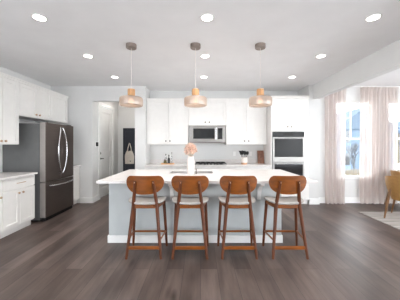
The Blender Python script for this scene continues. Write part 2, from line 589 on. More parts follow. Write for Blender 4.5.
def cabinet(name, label, cat, facing, u0, u1, back, front, z0, z1, doors=(), drawers=(), toe=0.0, crown=0.0, kn=None, group=None, dark_gap=True):
    """front = plane of the carcass front; doors sit in front of it"""
    f = Face(facing, front)
    um = (u0 + u1) / 2
    base = f.pt(um, 0, z0)
    c = thing(name, label, cat, base, group)
    depth = abs(front - back)
    mb = MB()
    zb = z0 + toe
    f.box(mb, u0, u1, -depth, 0, zb, z1)
    mb.build('body', M['cab'], c)
    if toe:
        mb = MB()
        f.box(mb, u0, u1, -depth, -.05, z0, zb)
        mb.build('toe_kick', M['cab'], c)
    if crown:
        mb = MB()
        f.box(mb, u0, u1, -depth, .028, z1, z1 + crown * .55)
        f.box(mb, u0, u1, -depth, .045, z1 + crown * .55, z1 + crown)
        mb.build('crown_molding', M['cab'], c)
    for (a, b, c0, c1, k) in doors:
        o = shaker(f, a, b, c0, c1).build('door', M['cab'], c)
        if k: knob(f, k[0], k[1], kn or M['bronze'], o)
    for (a, b, c0, c1, k) in drawers:
        o = slab(f, a, b, c0, c1).build('drawer', M['cab'], c)
        if k: pull(f, k[0], k[1], k[2], kn or M['bronze'], o)
    return c

UF = -3.141          # carcass front of the left wall units (doors add 21 mm)
G = 'white wall cabinets along the left wall'
cabinet('upper_cabinet', 'tall white wall cabinet with copper knobs over the left countertop', 'cabinet', '+x', 3.19, 3.828, XL + .002, UF, 1.40, 2.47,
        doors=[(3.19, 3.51, 1.40, 2.47, (3.47, 1.455)), (3.51, 3.828, 1.40, 2.47, (3.55, 1.455))], crown=.06, kn=M['copper'], group=G)
cabinet('upper_cabinet', 'short white two door cabinet with copper knobs above the refrigerator', 'cabinet', '+x', 3.83, 4.668, XL + .002, UF, 1.90, 2.47,
        doors=[(3.83, 4.26, 1.90, 2.47, (4.215, 1.965)), (4.26, 4.668, 1.90, 2.47, (4.305, 1.965))], crown=.06, kn=M['copper'], group=G)
cabinet('upper_cabinet', 'white one door wall cabinet above the far side of the refrigerator', 'cabinet', '+x', 4.67, 5.23, XL + .002, UF, 1.90, 2.47,
        doors=[(4.67, 5.23, 1.90, 2.47, None)], crown=.06, kn=M['copper'], group=G)
BF = -2.911
G = 'white base cabinets along the left wall'
cabinet('base_cabinet', 'white base cabinet cut by the left edge of the photo', 'cabinet', '+x', 2.45, 3.248, XL + .002, BF, 0, .884,
        doors=[(2.45, 2.85, .115, .69, (2.81, .63)), (2.85, 3.248, .115, .69, (3.205, .63))], drawers=[(2.45, 3.248, .70, .875, (2.77, 2.93, .79))], toe=.10, kn=M['copper'], group=G)
cabinet('base_cabinet', 'white base cabinet with one wide drawer and two copper knobs near the refrigerator', 'cabinet', '+x', 3.25, 3.885, XL + .002, BF, 0, .884,
        doors=[(3.25, 3.57, .115, .69, (3.53, .63)), (3.57, 3.885, .115, .69, (3.61, .63))], drawers=[(3.25, 3.885, .70, .875, (3.50, 3.64, .79))], toe=.10, kn=M['copper'], group=G)
cabinet('base_cabinet', 'narrow white base cabinet between the refrigerator and back wall', 'cabinet', '+x', 4.925, 5.293, XL + .002, -2.891, 0, .884,
        doors=[(4.925, 5.293, .115, .69, None)], drawers=[(4.925, 5.293, .70, .875, None)], toe=.10, kn=M['copper'], group=G)
tag(MB().box(XL + .002, -2.85, 2.45, 3.90, .885, .915, .003).build('countertop', M['quartz']), 'white quartz countertop on the left base cabinets', 'countertop')
tag(MB().box(XL + .002, -2.83, 4.915, 5.306, .885, .915, .003).build('countertop', M['quartz']), 'small white countertop beyond the refrigerator', 'countertop')

# back wall units
UB = 5.471
G = 'white wall cabinets on the back wall'
cabinet('upper_cabinet', 'white two door wall cabinet left of the microwave', 'cabinet', '-y', PX + .004, -.282, YK - .002, UB, 1.40, 2.47,
        doors=[(PX + .004, -.775, 1.40, 2.47, (-.835, 1.485)), (-.775, -.282, 1.40, 2.47, (-.735, 1.485))], crown=.06, group=G)
cabinet('upper_cabinet', 'short white two door wall cabinet above the microwave', 'cabinet', '-y', -.28, .638, YK - .002, UB, 1.868, 2.47,
        doors=[(-.28, .18, 1.868, 2.47, (.13, 1.945)), (.18, .638, 1.868, 2.47, (.23, 1.945))], crown=.06, group=G)
cabinet('upper_cabinet', 'white two door wall cabinet right of the microwave', 'cabinet', '-y', .64, 1.645, YK - .002, UB, 1.40, 2.47,
        doors=[(.64, 1.14, 1.40, 2.47, (1.09, 1.485)), (1.14, 1.645, 1.40, 2.47, (1.19, 1.485))], crown=.06, group=G)
# oven tower: carcass with two oven bays
OF = 5.176
f = Face('-y', OF)
ox0, ox1 = 1.652, 2.535
ov0, ov1 = 1.685, 2.425
oz0, oz1 = .43, 1.70
ot = thing('oven_cabinet', 'tall white cabinet housing the double oven', 'cabinet', (2.09, OF, 0))
mb = MB()
mb.box(ox0, ov0, OF, YK - .002, .10, 2.47).box(ov1, ox1, OF, YK - .002, .10, 2.47)
mb.box(ov0, ov1, OF, YK - .002, .10, oz0).box(ov0, ov1, OF, YK - .002, oz1, 2.47).box(ov0, ov1, YK - .03, YK - .002, oz0, oz1)
mb.build('body', M['cab'], ot)
MB().box(ox0, ox1, OF + .05, YK - .002, 0, .10).build('toe_kick', M['cab'], ot)
mb = MB(); mb.box(ox0, ox1, OF - .028, YK - .002, 2.47, 2.503).box(ox0, ox1, OF - .045, YK - .002, 2.503, 2.53)
mb.build('crown_molding', M['cab'], ot)
for (a, b, k) in ((ox0, 2.075, 2.03), (2.075, ox1 - .08, 2.12)):
    o = shaker(f, a, b, 1.735, 2.465).build('door', M['cab'], ot)
    knob(f, k, 1.81, M['bronze'], o)
o = slab(f, ox0, ox1, .115, .42).build('drawer', M['cab'], ot); pull(f, 2.0, 2.18, .33, M['bronze'], o)
# double oven
ov = thing('double_oven', 'stainless steel double wall oven with dark glass doors', 'oven', (2.055, OF, oz0 + .002))
y0 = OF
MB().box(ov0 + .004, ov1 - .004, y0 + .002, y0 + .52, oz0 + .003, oz1 - .003).build('body', M['fside'], ov)
p = MB().box(ov0 + .004, ov1 - .004, y0 - .022, y0 + .001, 1.575, oz1 - .003, .002).build('control_panel', M['dglass'], ov)
MB().box(1.94, 2.17, y0 - .0235, y0 - .0222, 1.61, 1.66).build('display', M['inkb'], p)
for (z0, z1) in ((.99, 1.57), (oz0 + .006, .983)):
    dd = MB()
    dd.box(ov0 + .006, ov1 - .006, y0 - .035, y0 + .001, z0, z0 + .12, .002).box(ov0 + .006, ov1 - .006, y0 - .035, y0 + .001, z1 - .045, z1, .002)
    dd.box(ov0 + .006, ov0 + .04, y0 - .035, y0 + .001, z0 + .12, z1 - .045).box(ov1 - .04, ov1 - .006, y0 - .035, y0 + .001, z0 + .12, z1 - .045)
    dr = dd.build('oven_door', M['steel'], ov)
    MB().box(ov0 + .04, ov1 - .04, y0 - .032, y0 - .004, z0 + .12, z1 - .045).build('door_glass', M['dglass'], dr)
    h = MB().tube([(ov0 + .05, y0 - .085, z1 - .03), (ov1 - .05, y0 - .085, z1 - .03)], .013, 12)
    for x in (ov0 + .09, ov1 - .09):
        h.tube([(x, y0 - .035, z1 - .03), (x, y0 - .085, z1 - .03)], .009, 10)
    h.build('handle', M['chrome'], dr, smooth=True)

# microwave
mw = thing('microwave', 'stainless over the range microwave with dark window', 'microwave', (.18, 5.40, 1.455))
mx0, mx1, mz0, mz1, my = -.266, .622, 1.455, 1.86, 5.41
MB().box(mx0, mx1, my + .02, YK - .004, mz0, mz1, .003).build('body', M['steel'], mw)
dr = MB()
dx1 = .42
dr.box(mx0, dx1, my, my + .019, mz0 + .02, mz0 + .085).box(mx0, dx1, my, my + .019, mz1 - .07, mz1).box(mx0, mx0 + .10, my, my + .019, mz0 + .085, mz1 - .07).box(dx1 - .065, dx1, my, my + .019, mz0 + .085, mz1 - .07)
dr = dr.build('door', M['steel'], mw)
MB().box(mx0 + .10, dx1 - .065, my + .003, my + .017, mz0 + .085, mz1 - .07).build('door_window', M['dglass'], dr)
h = MB().tube([(.385, my - .04, mz0 + .07), (.385, my - .04, mz1 - .05)], .011, 12)
for z in (mz0 + .10, mz1 - .08):
    h.tube([(.385, my, z), (.385, my - .04, z)], .008, 8)
h.build('handle', M['chrome'], dr, smooth=True)
cp = MB().box(dx1 + .003, mx1, my, my + .019, mz0 + .02, mz1).build('control_frame', M['steel'], mw)
MB().box(dx1 + .02, mx1 - .075, my - .003, my - .0005, mz0 + .08, mz1 - .06).build('control_panel', M['dglass'], cp)
mb = MB(); mb.box(mx0, mx1, my + .004, my + .06, mz0 - .012, mz0 - .0005)
mb.build('vent_grille', M['bsteel'], mw)

# back base run
G = 'white base cabinets along the back wall'
BB = 5.201
for (a, b, lab, kind) in ((PX + .004, -.802, 'white base cabinet at the hall end of the back counter', 'd'), (-.80, -.132, 'white drawer base cabinet left of the cooktop', 'w'),
                    (-.13, .652, 'white drawer base cabinet under the gas cooktop', 'w'), (.654, 1.15, 'white base cabinet under the utensil crock', 'd'), (1.152, 1.648, 'white base cabinet between the crock and oven tower', 'd')):
    um = (a + b) / 2
    if kind == 'd':
        cabinet('base_cabinet', lab, 'cabinet', '-y', a, b, YK - .002, BB, 0, .884, doors=[(a, um, .115, .69, (um - .04, .63)), (um, b, .115, .69, (um + .04, .63))],
                drawers=[(a, b, .70, .875, (um - .07, um + .07, .79))], toe=.10, group=G)
    else:
        cabinet('base_cabinet', lab, 'cabinet', '-y', a, b, YK - .002, BB, 0, .884,
                drawers=[(a, b, .115, .40, (um - .1, um + .1, .30)), (a, b, .41, .69, (um - .1, um + .1, .59)), (a, b, .70, .875, (um - .1, um + .1, .79))], toe=.10, group=G)
ct = thing('countertop', 'long white quartz countertop along the back wall', 'countertop', (.17, 5.48, .885))
MB().box(PX + .003, 1.648, 5.16, YK - .002, .885, .915, .003).build('slab', M['quartz'], ct)
MB().box(PX + .003, 1.648, YK - .022, YK - .002, .9155, 1.015, .002).build('upstand', M['quartz'], ct)

# cooktop
ck = thing('cooktop', 'gas cooktop with black cast iron grates', 'cooktop', (.26, 5.47, .916))
MB().box(-.12, .64, 5.24, 5.73, .916, .924, .003).build('plate', M['steel'], ck)
for i in range(3):
    gx = -.10 + i * .245
    g = MB()
    for xx in (gx, gx + .115, gx + .23):
        g.box(xx - .006, xx + .006, 5.27, 5.71, .944, .958)
    for yy in (5.27, 5.42, 5.56, 5.71):
        g.box(gx - .006, gx + .236, yy - .006, yy + .006, .944, .958)
    for xx in (gx, gx + .23):
        for yy in (5.27, 5.71):
            g.box(xx - .007, xx + .007, yy - .007, yy + .007, .9245, .944)
    g.build('grate', M['iron'], ck)
for (bx, by) in ((.015, 5.37), (.015, 5.61), (.26, 5.49), (.505, 5.37), (.505, 5.61)):
    MB().lathe([(0, .9245), (.045, .9245), (.045, .933), (.03, .94), (0, .94)], (bx, by, 0), 20).build('burner', M['iron'], ck, smooth=True)
for i in range(5):
    MB().lathe([(0, .9245), (.016, .9245), (.014, .948), (0, .948)], (.10 + i * .08, 5.253, 0), 14).build('knob', M['black'], ck, smooth=True)

# ------------------------------------------------------------------ refrigerator
fx, fy0, fy1, fz = -2.78, 4.0, 4.88, 1.80
fr = thing('refrigerator', 'dark stainless french door refrigerator with bottom freezer drawer', 'refrigerator', (-3.15, 4.44, 0))
MB().box(XL + .004, -2.892, fy0 + .004, fy1 - .004, .03, fz - .015, .006).build('body', M['fside'], fr)
ym = (fy0 + fy1) / 2
def fridge_door(name, a, b, z0, z1):
    o = MB().box(-2.888, fx - .010, a, b, z0, z1, .006).build(name, M['edge'], fr)
    MB().box(fx - .0098, fx, a + .002, b - .002, z0 + .002, z1 - .002, .004).build('front_skin', M['bsteel'], o)
    return o
dl = fridge_door('door', fy0, ym - .003, .715, fz)
dr = fridge_door('door', ym + .003, fy1, .715, fz)
dz = fridge_door('freezer_drawer', fy0, fy1, .075, .705)
for (y, s, par) in ((ym - .035, -1, dl), (ym + .035, 1, dr)):
    pts = []
    for i in range(17):
        t = i / 16
        k = math.sin(PI * t)
        pts.append((fx + .008 + .030 * k ** .3, y + s * .10 * k, .83 + .90 * t))
    MB().tube(pts, .014, 12).build('handle', M['chrome'], par, smooth=True)
pts = []
for i in range(17):
    t = i / 16
    pts.append((fx + .012 + .05 * math.sin(PI * t) ** .4, fy0 + .07 + (fy1 - fy0 - .14) * t, .64 - .012 * math.sin(PI * t)))
MB().tube(pts, .014, 12).build('handle', M['chrome'], dz, smooth=True)
for (a, b) in ((fy0 + .01, fy0 + .13), (fy1 - .13, fy1 - .01)):
    MB().box(-2.98, -2.82, a, b, fz + .0005, fz + .022, .005).build('hinge_cover', M['fside'], fr)
MB().box(XL + .05, -2.85, fy0 + .02, fy1 - .02, .0, .03).box(-2.86, -2.80, fy0 + .02, fy1 - .02, .012, .068).build('base_grille', M['black'], fr)

# ------------------------------------------------------------------ island
IX0, IX1, IY0, IY1 = -1.30, 1.163, 3.17, 4.24
isl = thing('kitchen_island', 'pale grey panelled kitchen island base with white baseboard', 'island', (-.07, 3.7, 0))
mb = MB()
mb.box(IX0, IX1, IY0, IY0 + .02, 0, .884)
mb.box(IX0, IX0 + .02, IY0 + .02, IY1, 0, .884).box(IX1 - .02, IX1, IY0 + .02, IY1, 0, .884)
mb.box(IX0 + .02, IX1 - .02, IY1 - .05, IY1 - .03, .10, .884).box(IX0 + .02, IX1 - .02, IY1 - .10, IY1 - .08, 0, .10)
mb.box(IX0 + .02, IX1 - .02, IY0 + .02, IY1 - .05, .09, .10)
mb.build('body', M['island'], isl)
mb = MB()
mb.box(IX0 - .015, IX1 + .015, IY0 - .015, IY0 - .0005, 0, .105, .004)
mb.box(IX0 - .015, IX0 - .0005, IY0, IY1 - .1, 0, .105, .004).box(IX1 + .0005, IX1 + .015, IY0, IY1 - .1, 0, .105, .004)
o = mb.build('baseboard', M['trim'], isl); o['label'] = 'white baseboard'
fI = Face('+y', IY1 - .03)
xs = [IX0 + .02, -.62, .30, IX1 - .02]
for a, b in zip(xs, xs[1:]):
    um = (a + b) / 2
    o = shaker(fI, a, um, .115, .69).build('door', M['island'], isl); knob(fI, um - .04, .63, M['bronze'], o)
    o = shaker(fI, um, b, .115, .69).build('door', M['island'], isl); knob(fI, um + .04, .63, M['bronze'], o)
    o = slab(fI, a, b, .70, .875).build('drawer', M['island'], isl); pull(fI, um - .08, um + .08, .79, M['bronze'], o)
for x in (-.40, .84):
    mb = MB()
    prof = [(IY0 - .0005, .62), (IY0 - .0005, .8835), (IY0 - .20, .8835), (IY0 - .20, .845)]
    for i in range(1, 8):
        t = i / 8
        prof.append((IY0 - .20 + .17 * math.sin(PI / 2 * t), .845 - .20 * (1 - math.cos(PI / 2 * t))))
    prof.append((IY0 - .03, .62))
    mb.hexa([(x - .025, p[0], p[1]) for p in prof], [(x + .025, p[0], p[1]) for p in prof])
    o = mb.build('corbel', M['trim'], isl); o['label'] = 'white curved support bracket'
# countertop with sink cut-out
tx0, tx1, ty0, ty1 = -1.37, 1.555, 2.925, 4.31
sx0, sx1, sy0, sy1 = -.52, .22, 3.74, 4.07
mb = MB()
mb.box(tx0, tx1, ty0, sy0, .885, .917).box(tx0, tx1, sy1, ty1, .885, .917).box(tx0, sx0, sy0, sy1, .885, .917).box(sx1, tx1, sy0, sy1, .885, .917)
tag(mb.build('island_countertop', M['quartz']), 'large white quartz countertop on the kitchen island', 'countertop')
sk = thing('sink', 'stainless undermount sink in the island countertop', 'sink', (-.15, 3.9, .66))
mb = MB()
mb.box(sx0 - .02, sx1 + .02, sy0 - .02, sy1 + .02, .672, .68)
mb.box(sx0 - .02, sx0 - .004, sy0 - .02, sy1 + .02, .68, .884).box(sx1 + .004, sx1 + .02, sy0 - .02, sy1 + .02, .68, .884)
mb.box(sx0 - .004, sx1 + .004, sy0 - .02, sy0 - .004, .68, .884).box(sx0 - .004, sx1 + .004, sy1 + .004, sy1 + .02, .68, .884)
mb.build('basin', M['sinkm'], sk)
MB().lathe([(0, .6805), (.04, .6805), (.045, .684), (0, .684)], (-.15, 3.9, 0), 20).build('drain', M['chrome'], sk, smooth=True)
# soap dispenser behind the sink's near rim
sd = thing('soap_dispenser', 'small dark soap dispenser standing by the island sink', 'dispenser', (-.06, 3.64, .918))
MB().lathe([(0, .918), (.014, .918), (.014, .926), (.007, .93), (.007, .985), (.011, .988), (.011, 1.0), (0, 1.0)], (-.06, 3.64, 0), 14).build('body', M['bronze'], sd, smooth=True)
MB().tube([(-.06, 3.64, .994), (-.06, 3.70, .996), (-.06, 3.715, .985)], .005, 8).build('spout', M['bronze'], sd, smooth=True)

# ------------------------------------------------------------------ counter stools
def make_stool():
    r = thing('counter_stool', '', 'stool', (0, 0, 0), 'walnut counter stools at the island')
    def leg_near(s):
        return MB().tube([(s * .212, -.170, 0), (s * .178, -.128, .33), (s * .148, -.090, .63), (s * .128, -.118, .80), (s * .112, -.152, .945)],
                         [.0165, .0205, .0235, .0205, .0155], 14)
    def leg_far(s):
        return MB().tube([(s * .232, .185, 0), (s * .215, .165, .33), (s * .198, .140, .632)], [.0155, .0195, .022], 14)
    for s in (-1, 1):
        leg_near(s).build('leg', M['walnutv'], r, smooth=True, local=True)
    for s in (-1, 1):
        leg_far(s).build('leg', M['walnutv'], r, smooth=True, local=True)
    # aprons as one seat frame
    a = MB()
    a.bar((-.150, -.086, .618), (.150, -.086, .618), .020, .046).bar((-.199, .140, .618), (.199, .140, .618), .020, .046)
    for s in (-1, 1):
        a.bar((s * .150, -.086, .618), (s * .199, .140, .618), .020, .046)
    a.build('seat_frame', M['walnut'], r, local=True)
    b = MB().bar((-.200, -.155, .130), (.200, -.155, .130), .020, .042); b.build('stretcher', M['walnut'], r, local=True)
    b = MB().bar((-.222, .174, .205), (.222, .174, .205), .016, .026); b.build('stretcher', M['walnut'], r, local=True)
    for s in (-1, 1):
        b = MB().bar((s * .192, -.146, .215), (s * .223, .175, .215), .015, .024); b.build('stretcher', M['walnut'], r, local=True)
    # seat cushion: rounded trapezoid pad, slightly dished
    def outline(t):
        a = 2 * PI * t
        c, s = math.cos(a), math.sin(a)
        e = 2 / 3.6
        x = math.copysign(abs(c) ** e, c); y = math.copysign(abs(s) ** e, s)
        w = .228 + .022 * (y + 1) / 2
        return x * w, y * .158 + .035
    prof = [(.0, .640), (.86, .640), (.94, .645), (1.0, .660), (.99, .670), (.95, .676), (.85, .680), (.5, .674), (.0, .670)]
    m = MB()
    def f(u, v):
        i = round(v * (len(prof) - 1))
        k, z = prof[i]
        x, y = outline(u)
        return (x * k, .035 + (y - .035) * k, z + .022 * (x * k / .24) ** 2)
    m.grid(f, 48, len(prof) - 1, closed_u=True)
    o = m.build('seat', M['seat'], r, smooth=True, local=True); o['label'] = 'off-white upholstered seat'
    # backrest: curved plywood panel, flat top and rounder bottom
    hw, hh = .236, .117
    def top(u): return hh * (.30 + .70 * max(0.0, 1 - ((abs(u) - .72) / .28) ** 2) ** .5 if abs(u) > .72 else 1.0)
    def bot(u): return hh * .30 - hh * 1.30 * max(0.0, 1 - abs(u) ** 2.9) ** .5
    nu, nv = 36, 10
    bm = MB()
    def pt(u, v, side):
        uu = -math.cos(PI * u)
        z = bot(uu) + (top(uu) - bot(uu)) * v
        x = hw * uu
        y = -.128 + .055 * uu * uu - .13 * (z) + side * .008
        return (x, y - .006, .895 + z)
    bm.grid(lambda u, v: pt(u, v, -1), nu, nv)
    bm.grid(lambda u, v: pt(u, v, 1), nu, nv)
    # rim
    bm.grid(lambda u, v: pt(u, 1, -1 + 2 * v), nu, 1)
    bm.grid(lambda u, v: pt(u, 0, -1 + 2 * v), nu, 1)
    bk = bm.build('backrest', M['walnut'], r, smooth=True, local=True)
    for s in (-1, 1):
        o = MB().lathe([(0, 0), (.0065, 0), (.006, -.003), (0, -.004)], (s * .1125, -.1655, .930), 12, axis='y').build('screw_cap', M['copper'], r, smooth=True, local=True)
        o['label'] = 'small copper screw cap'
    return r
proto = make_stool()
spots = [(-.690, 2.885, 0.0, 'walnut stool at the hall end of the island, first from the refrigerator'),
         (-.125, 2.885, 0.0, 'walnut stool in front of the white vase, second from the refrigerator'),
         (.483, 2.885, 0.0, 'walnut stool third from the refrigerator, below the utensil crock'),
         (1.105, 2.885, 0.0, 'walnut stool at the dining end of the island, before the double oven')]
for i, (x, y, a, lab) in enumerate(spots):
    s = proto if i == 0 else copy_tree(proto)
    s.location = (x, y, 0); s.rotation_euler = (0, 0, a)
    s['label'] = lab

# ------------------------------------------------------------------ pendants and recessed lights
def make_pendant():
    r = thing('pendant_light', '', 'pendant light', (0, 0, CEIL), 'pendant lights over the island')
    L = dict(local=True, smooth=True)
    MB().lathe([(0, -.0005), (.072, -.0005), (.072, -.048), (.066, -.055), (0, -.055)], n=36).build('canopy', M['taupe'], r, **L)
    MB().tube([(0, 0, -.055), (0, 0, -.625)], .0028, 10).build('cord', M['ceramic'], r, **L)
    MB().lathe([(0, -.625), (.045, -.625), (.050, -.632), (.050, -.708), (.045, -.715), (0, -.715)], n=36).build('wooden_cap', M['oak'], r, **L)
    MB().lathe([(0, -.7155), (.036, -.7155), (.036, -.750), (0, -.750)], n=28).build('collar', M['copper'], r, **L)
    prof = [(.037, -.735), (.134, -.738), (.149, -.744), (.156, -.756), (.158, -.80), (.157, -.848), (.153, -.857), (.146, -.860)]
    inner = [(x - .004, z - (.004 if i < 4 else 0)) for i, (x, z) in enumerate(prof)][::-1]
    MB().lathe(prof + inner, n=160, ribs=40, amp=.010, close=True).build('lamp_shade', M['shade'], r, **L)
    MB().ball((0, 0, -.790), .032, 3, (1, 1, 1.2)).build('bulb', M['bulb'], r, **L)
    lamp('pendant_glow', r, (0, 0, -.83), PENDANT_POWER, (1.0, .78, .6), .04, 'POINT')
    return r
pp = make_pendant()
for i, (x, lab) in enumerate(((-.962, 'blush ribbed glass pendant hanging in front of the hall opening'),
                              (-.063, 'blush ribbed glass pendant hanging left of the microwave, middle of the three'),
                              (.845, 'blush ribbed glass pendant hanging nearest the double oven'))):
    s = pp if i == 0 else copy_tree(pp)
    s.location = (x, 3.11, CEIL); s['label'] = lab

def make_can():
    r = thing('recessed_light', '', 'ceiling light', (0, 0, CEIL), 'recessed ceiling lights')
    MB().lathe([(.060, -.001), (.080, -.001), (.078, -.006), (.064, -.008), (.060, -.006)], n=36, close=True).build('trim_ring', M['trim'], r, local=True, smooth=True)
    MB().lathe([(0, -.001), (.059, -.001), (.059, -.004), (0, -.005)], n=32).build('lens', M['lens'], r, local=True, smooth=True)
    lamp('can_glow', r, (0, 0, -.012), CAN_POWER, (1.0, .97, .93), .13, spread=math.radians(112))
    return r
pc = make_can()
rows = [(2.447, 'nearest row'), (3.51, 'middle row'), (4.60, 'far row')]
cols = [(-1.77, 'refrigerator side'), (.08, 'centre line'), (1.91, 'dining header side')]
i = 0
for y, rn in rows:
    for x, cn in cols:
        s = pc if i == 0 else copy_tree(pc)
        s.location = (x, y, CEIL)
        s['label'] = 'lit round recessed ceiling light in the %s on the %s' % (rn, cn)
        i += 1
# added glowing disc and lamp, out of view, to brighten the hall
hl = thing('hall_fill_light', 'unseen round ceiling light added to brighten the hall', 'ceiling light', (-2.06, 6.15, CEIL))
MB().lathe([(0, -.001), (.13, -.001), (.13, -.03), (0, -.035)], (-2.06, 6.15, CEIL), 32).build('fill_disc', M['lens'], hl, smooth=True)
lamp('hall_fill', hl, (0, 0, -.06), HALL_FILL_POWER, (1.0, .93, .87), .25)

# ------------------------------------------------------------------ curtains and rods
rod = thing('curtain_rod', 'slim white curtain rod above the dining windows', 'curtain rod', (4.35, 5.245, 2.70))
MB().tube([(2.86, 5.245, 2.772), (5.95, 5.245, 2.772)], .011, 12).build('rod', M['trim'], rod, smooth=True)
for x in (2.90, 4.33, 5.90):
    MB().tube([(x, 5.245, 2.772), (x, 5.308, 2.772)], .007, 8).build('bracket', M['trim'], rod, smooth=True)

def curtain(x0, x1, b0, b1, folds, seed, label, ymin=5.17):
    rr = random.Random(seed)
    ph = [rr.uniform(0, 6.28) for _ in range(4)]
    mb = MB()
    nu, nv = 120, 44
    def f(u, v):
        z = .006 + (2.755 - .006) * v
        k = 1 - v
        xa = x0 + (x1 - x0) * u; xb = b0 + (b1 - b0) * u
        x = xa * v + xb * k
        w = math.sin(2 * PI * folds * u + ph[0]) * (.026 + .008 * k) + math.sin(2 * PI * folds * .47 * u + ph[1]) * .012 * (.4 + k)
        w2 = math.sin(2 * PI * folds * 2 * u + ph[2]) * .016 * max(0, (v - .93) / .07)
        x += math.cos(2 * PI * folds * u + ph[0]) * .008 * k + .012 * math.sin(3 * z + ph[3]) * k * (1 - abs(2 * u - 1))
        y = 5.238 + (w + w2) * (1 if v < .96 else .75)
        if v < .06:
            y -= .02 * (1 - v / .06) * (1 + math.sin(2 * PI * folds * u + ph[1]))
            z += .006 * (1 + math.sin(2 * PI * folds * u + ph[0])) * (1 - v / .06)
        y = min(max(y, ymin), 5.277)
        return (x, y, z)
    mb.grid(f, nu, nv)
    o = mb.build('curtain', M['sheer'], None, smooth=True, recalc=False)
    return tag(o, label, 'curtain', 'sheer blush curtains')
curtain(2.95, 3.47, 2.95, 3.42, 5, 1, 'sheer blush curtain left of the first window, beside the oven cabinet wall')
curtain(3.78, 4.34, 3.76, 4.30, 6, 2, 'sheer blush curtain at the right side of the first window')
curtain(4.36, 4.70, 4.33, 4.66, 4, 3, 'sheer blush curtain just behind the tan dining chairs', 5.222)

# ------------------------------------------------------------------ rug and dining chairs
mb = MB().box(3.27, 6.20, 1.6, 4.60, .001, .010, .003)
tag(mb.build('area_rug', M['rug']), 'pale grey striped area rug under the dining chairs', 'rug')

def make_chair():
    r = thing('dining_chair', '', 'chair', (0, 0, 0), 'tan dining chairs')
    # faces local +Y; shell wraps the back and sides
    def sh(u, v, off):
        a = math.radians(-118 + 236 * u)      # 0 = straight back
        k = abs(2 * u - 1)
        ztop = .815 - .13 * k ** 2.2
        zbot = .335
        z = zbot + (ztop - zbot) * v
        rad = .195 + .085 * math.sin(min(1.0, v * 1.15) * PI / 2) + .012 * v - off
        x = math.sin(a) * rad * 1.04
        y = -math.cos(a) * rad * 1.0 - .035 * v * (1 - k)
        return (x, y, z)
    s = MB()
    nu, nv = 40, 12
    s.grid(lambda u, v: sh(u, v, 0), nu, nv)
    s.grid(lambda u, v: sh(u, v, .022), nu, nv)
    s.grid(lambda u, v: sh(u, 1, .022 * v), nu, 1)
    s.grid(lambda u, v: sh(u, 0, .022 * v), nu, 1)
    s.grid(lambda u, v: sh(0, u, .022 * v), nv, 1)
    s.grid(lambda u, v: sh(1, u, .022 * v), nv, 1)
    s.build('shell', M['tan'], r, smooth=True, local=True)
    MB().lathe([(0, .365), (.17, .365), (.205, .385), (.222, .42), (.225, .45), (.20, .468), (0, .472)], (0, .03, 0), 36).build('seat', M['tan'], r, smooth=True, local=True)
    for sx in (-1, 1):
        for sy, ft in ((-1, .27), (1, .24)):
            if sy < 0:
                pts = [(sx * .285, -.30, 0), (sx * .245, -.235, .30), (sx * .205, -.185, .55)]
                # rear legs run up along the outside of the shell
                q = MB().tube(pts, [.013, .023, .016], 12)
            else:
                q = MB().tube([(sx * .225, .255, 0), (sx * .155, .17, .375)], [.013, .022], 12)
            q.build('leg', M['tanleg'], r, smooth=True, local=True)
    return r
ch = make_chair()
ch.location = (3.885, 4.19, .014); ch.rotation_euler = (0, 0, math.radians(-45))
ch['label'] = 'tan shell dining chair nearer the kitchen, standing on the rug'
c2 = copy_tree(ch)
c2.location = (4.62, 4.905, .003); c2.rotation_euler = (0, 0, math.radians(-90))
c2['label'] = 'tan shell dining chair farther back, beside the curtained window'

# ------------------------------------------------------------------ vase and dried flowers on the island
vx, vy, vz = -.150, 3.585, .9175
v = thing('vase', 'tall white textured ceramic vase on the island', 'vase', (vx, vy, vz))
MB().lathe([(0, vz), (.050, vz), (.056, vz + .02), (.060, vz + .12), (.058, vz + .22), (.048, vz + .265), (.046, vz + .29), (.040, vz + .29), (.042, vz + .262), (.05, vz + .22), (.05, vz + .05), (0, vz + .04)],
           (vx, vy, 0), 80, ribs=20, amp=.018).build('body', M['ceramic'], v, smooth=True)
fb = thing('dried_bouquet', 'round bouquet of dried blush flowers in the white vase', 'flowers', (vx, vy, vz + .06))
mb = MB()
heads = []
for i in range(13):
    ph = i * 2.39996
    zz = 1 - 1.5 * i / 12.0
    rr = math.sqrt(max(0, 1 - zz * zz))
    heads.append(Vector((vx + .075 * rr * math.cos(ph), vy + .075 * rr * math.sin(ph), vz + .395 + .075 * zz)))
for h in heads:
    mb.tube([(vx + (h.x - vx) * .1, vy + (h.y - vy) * .1, vz + .07), (vx + (h.x - vx) * .3, vy + (h.y - vy) * .3, vz + .28), h], .0022, 5)
mb.build('stems', M['stemm'], fb)
for h in heads:
    mb = MB()
    mb.ball(h, .016, 1)
    for k in range(70):
        dv = Vector((R.gauss(0, 1), R.gauss(0, 1), R.gauss(0, 1))).normalized()
        ln = R.uniform(.032, .066)
        side = dv.orthogonal().normalized()
        side = (Matrix.Rotation(R.uniform(0, 6.28), 3, dv) @ side) * R.uniform(.004, .008)
        a, b, c = h + dv * .012, h + dv * ln * .7 + side, h + dv * ln
        e = h + dv * ln * .7 - side
        mb.bm.faces.new([mb.bm.verts.new(q) for q in (a, b, c, e)])
    mb.build('blossom', M['blush'], fb, recalc=False)

# ------------------------------------------------------------------ things on the back counter
CT = .9155
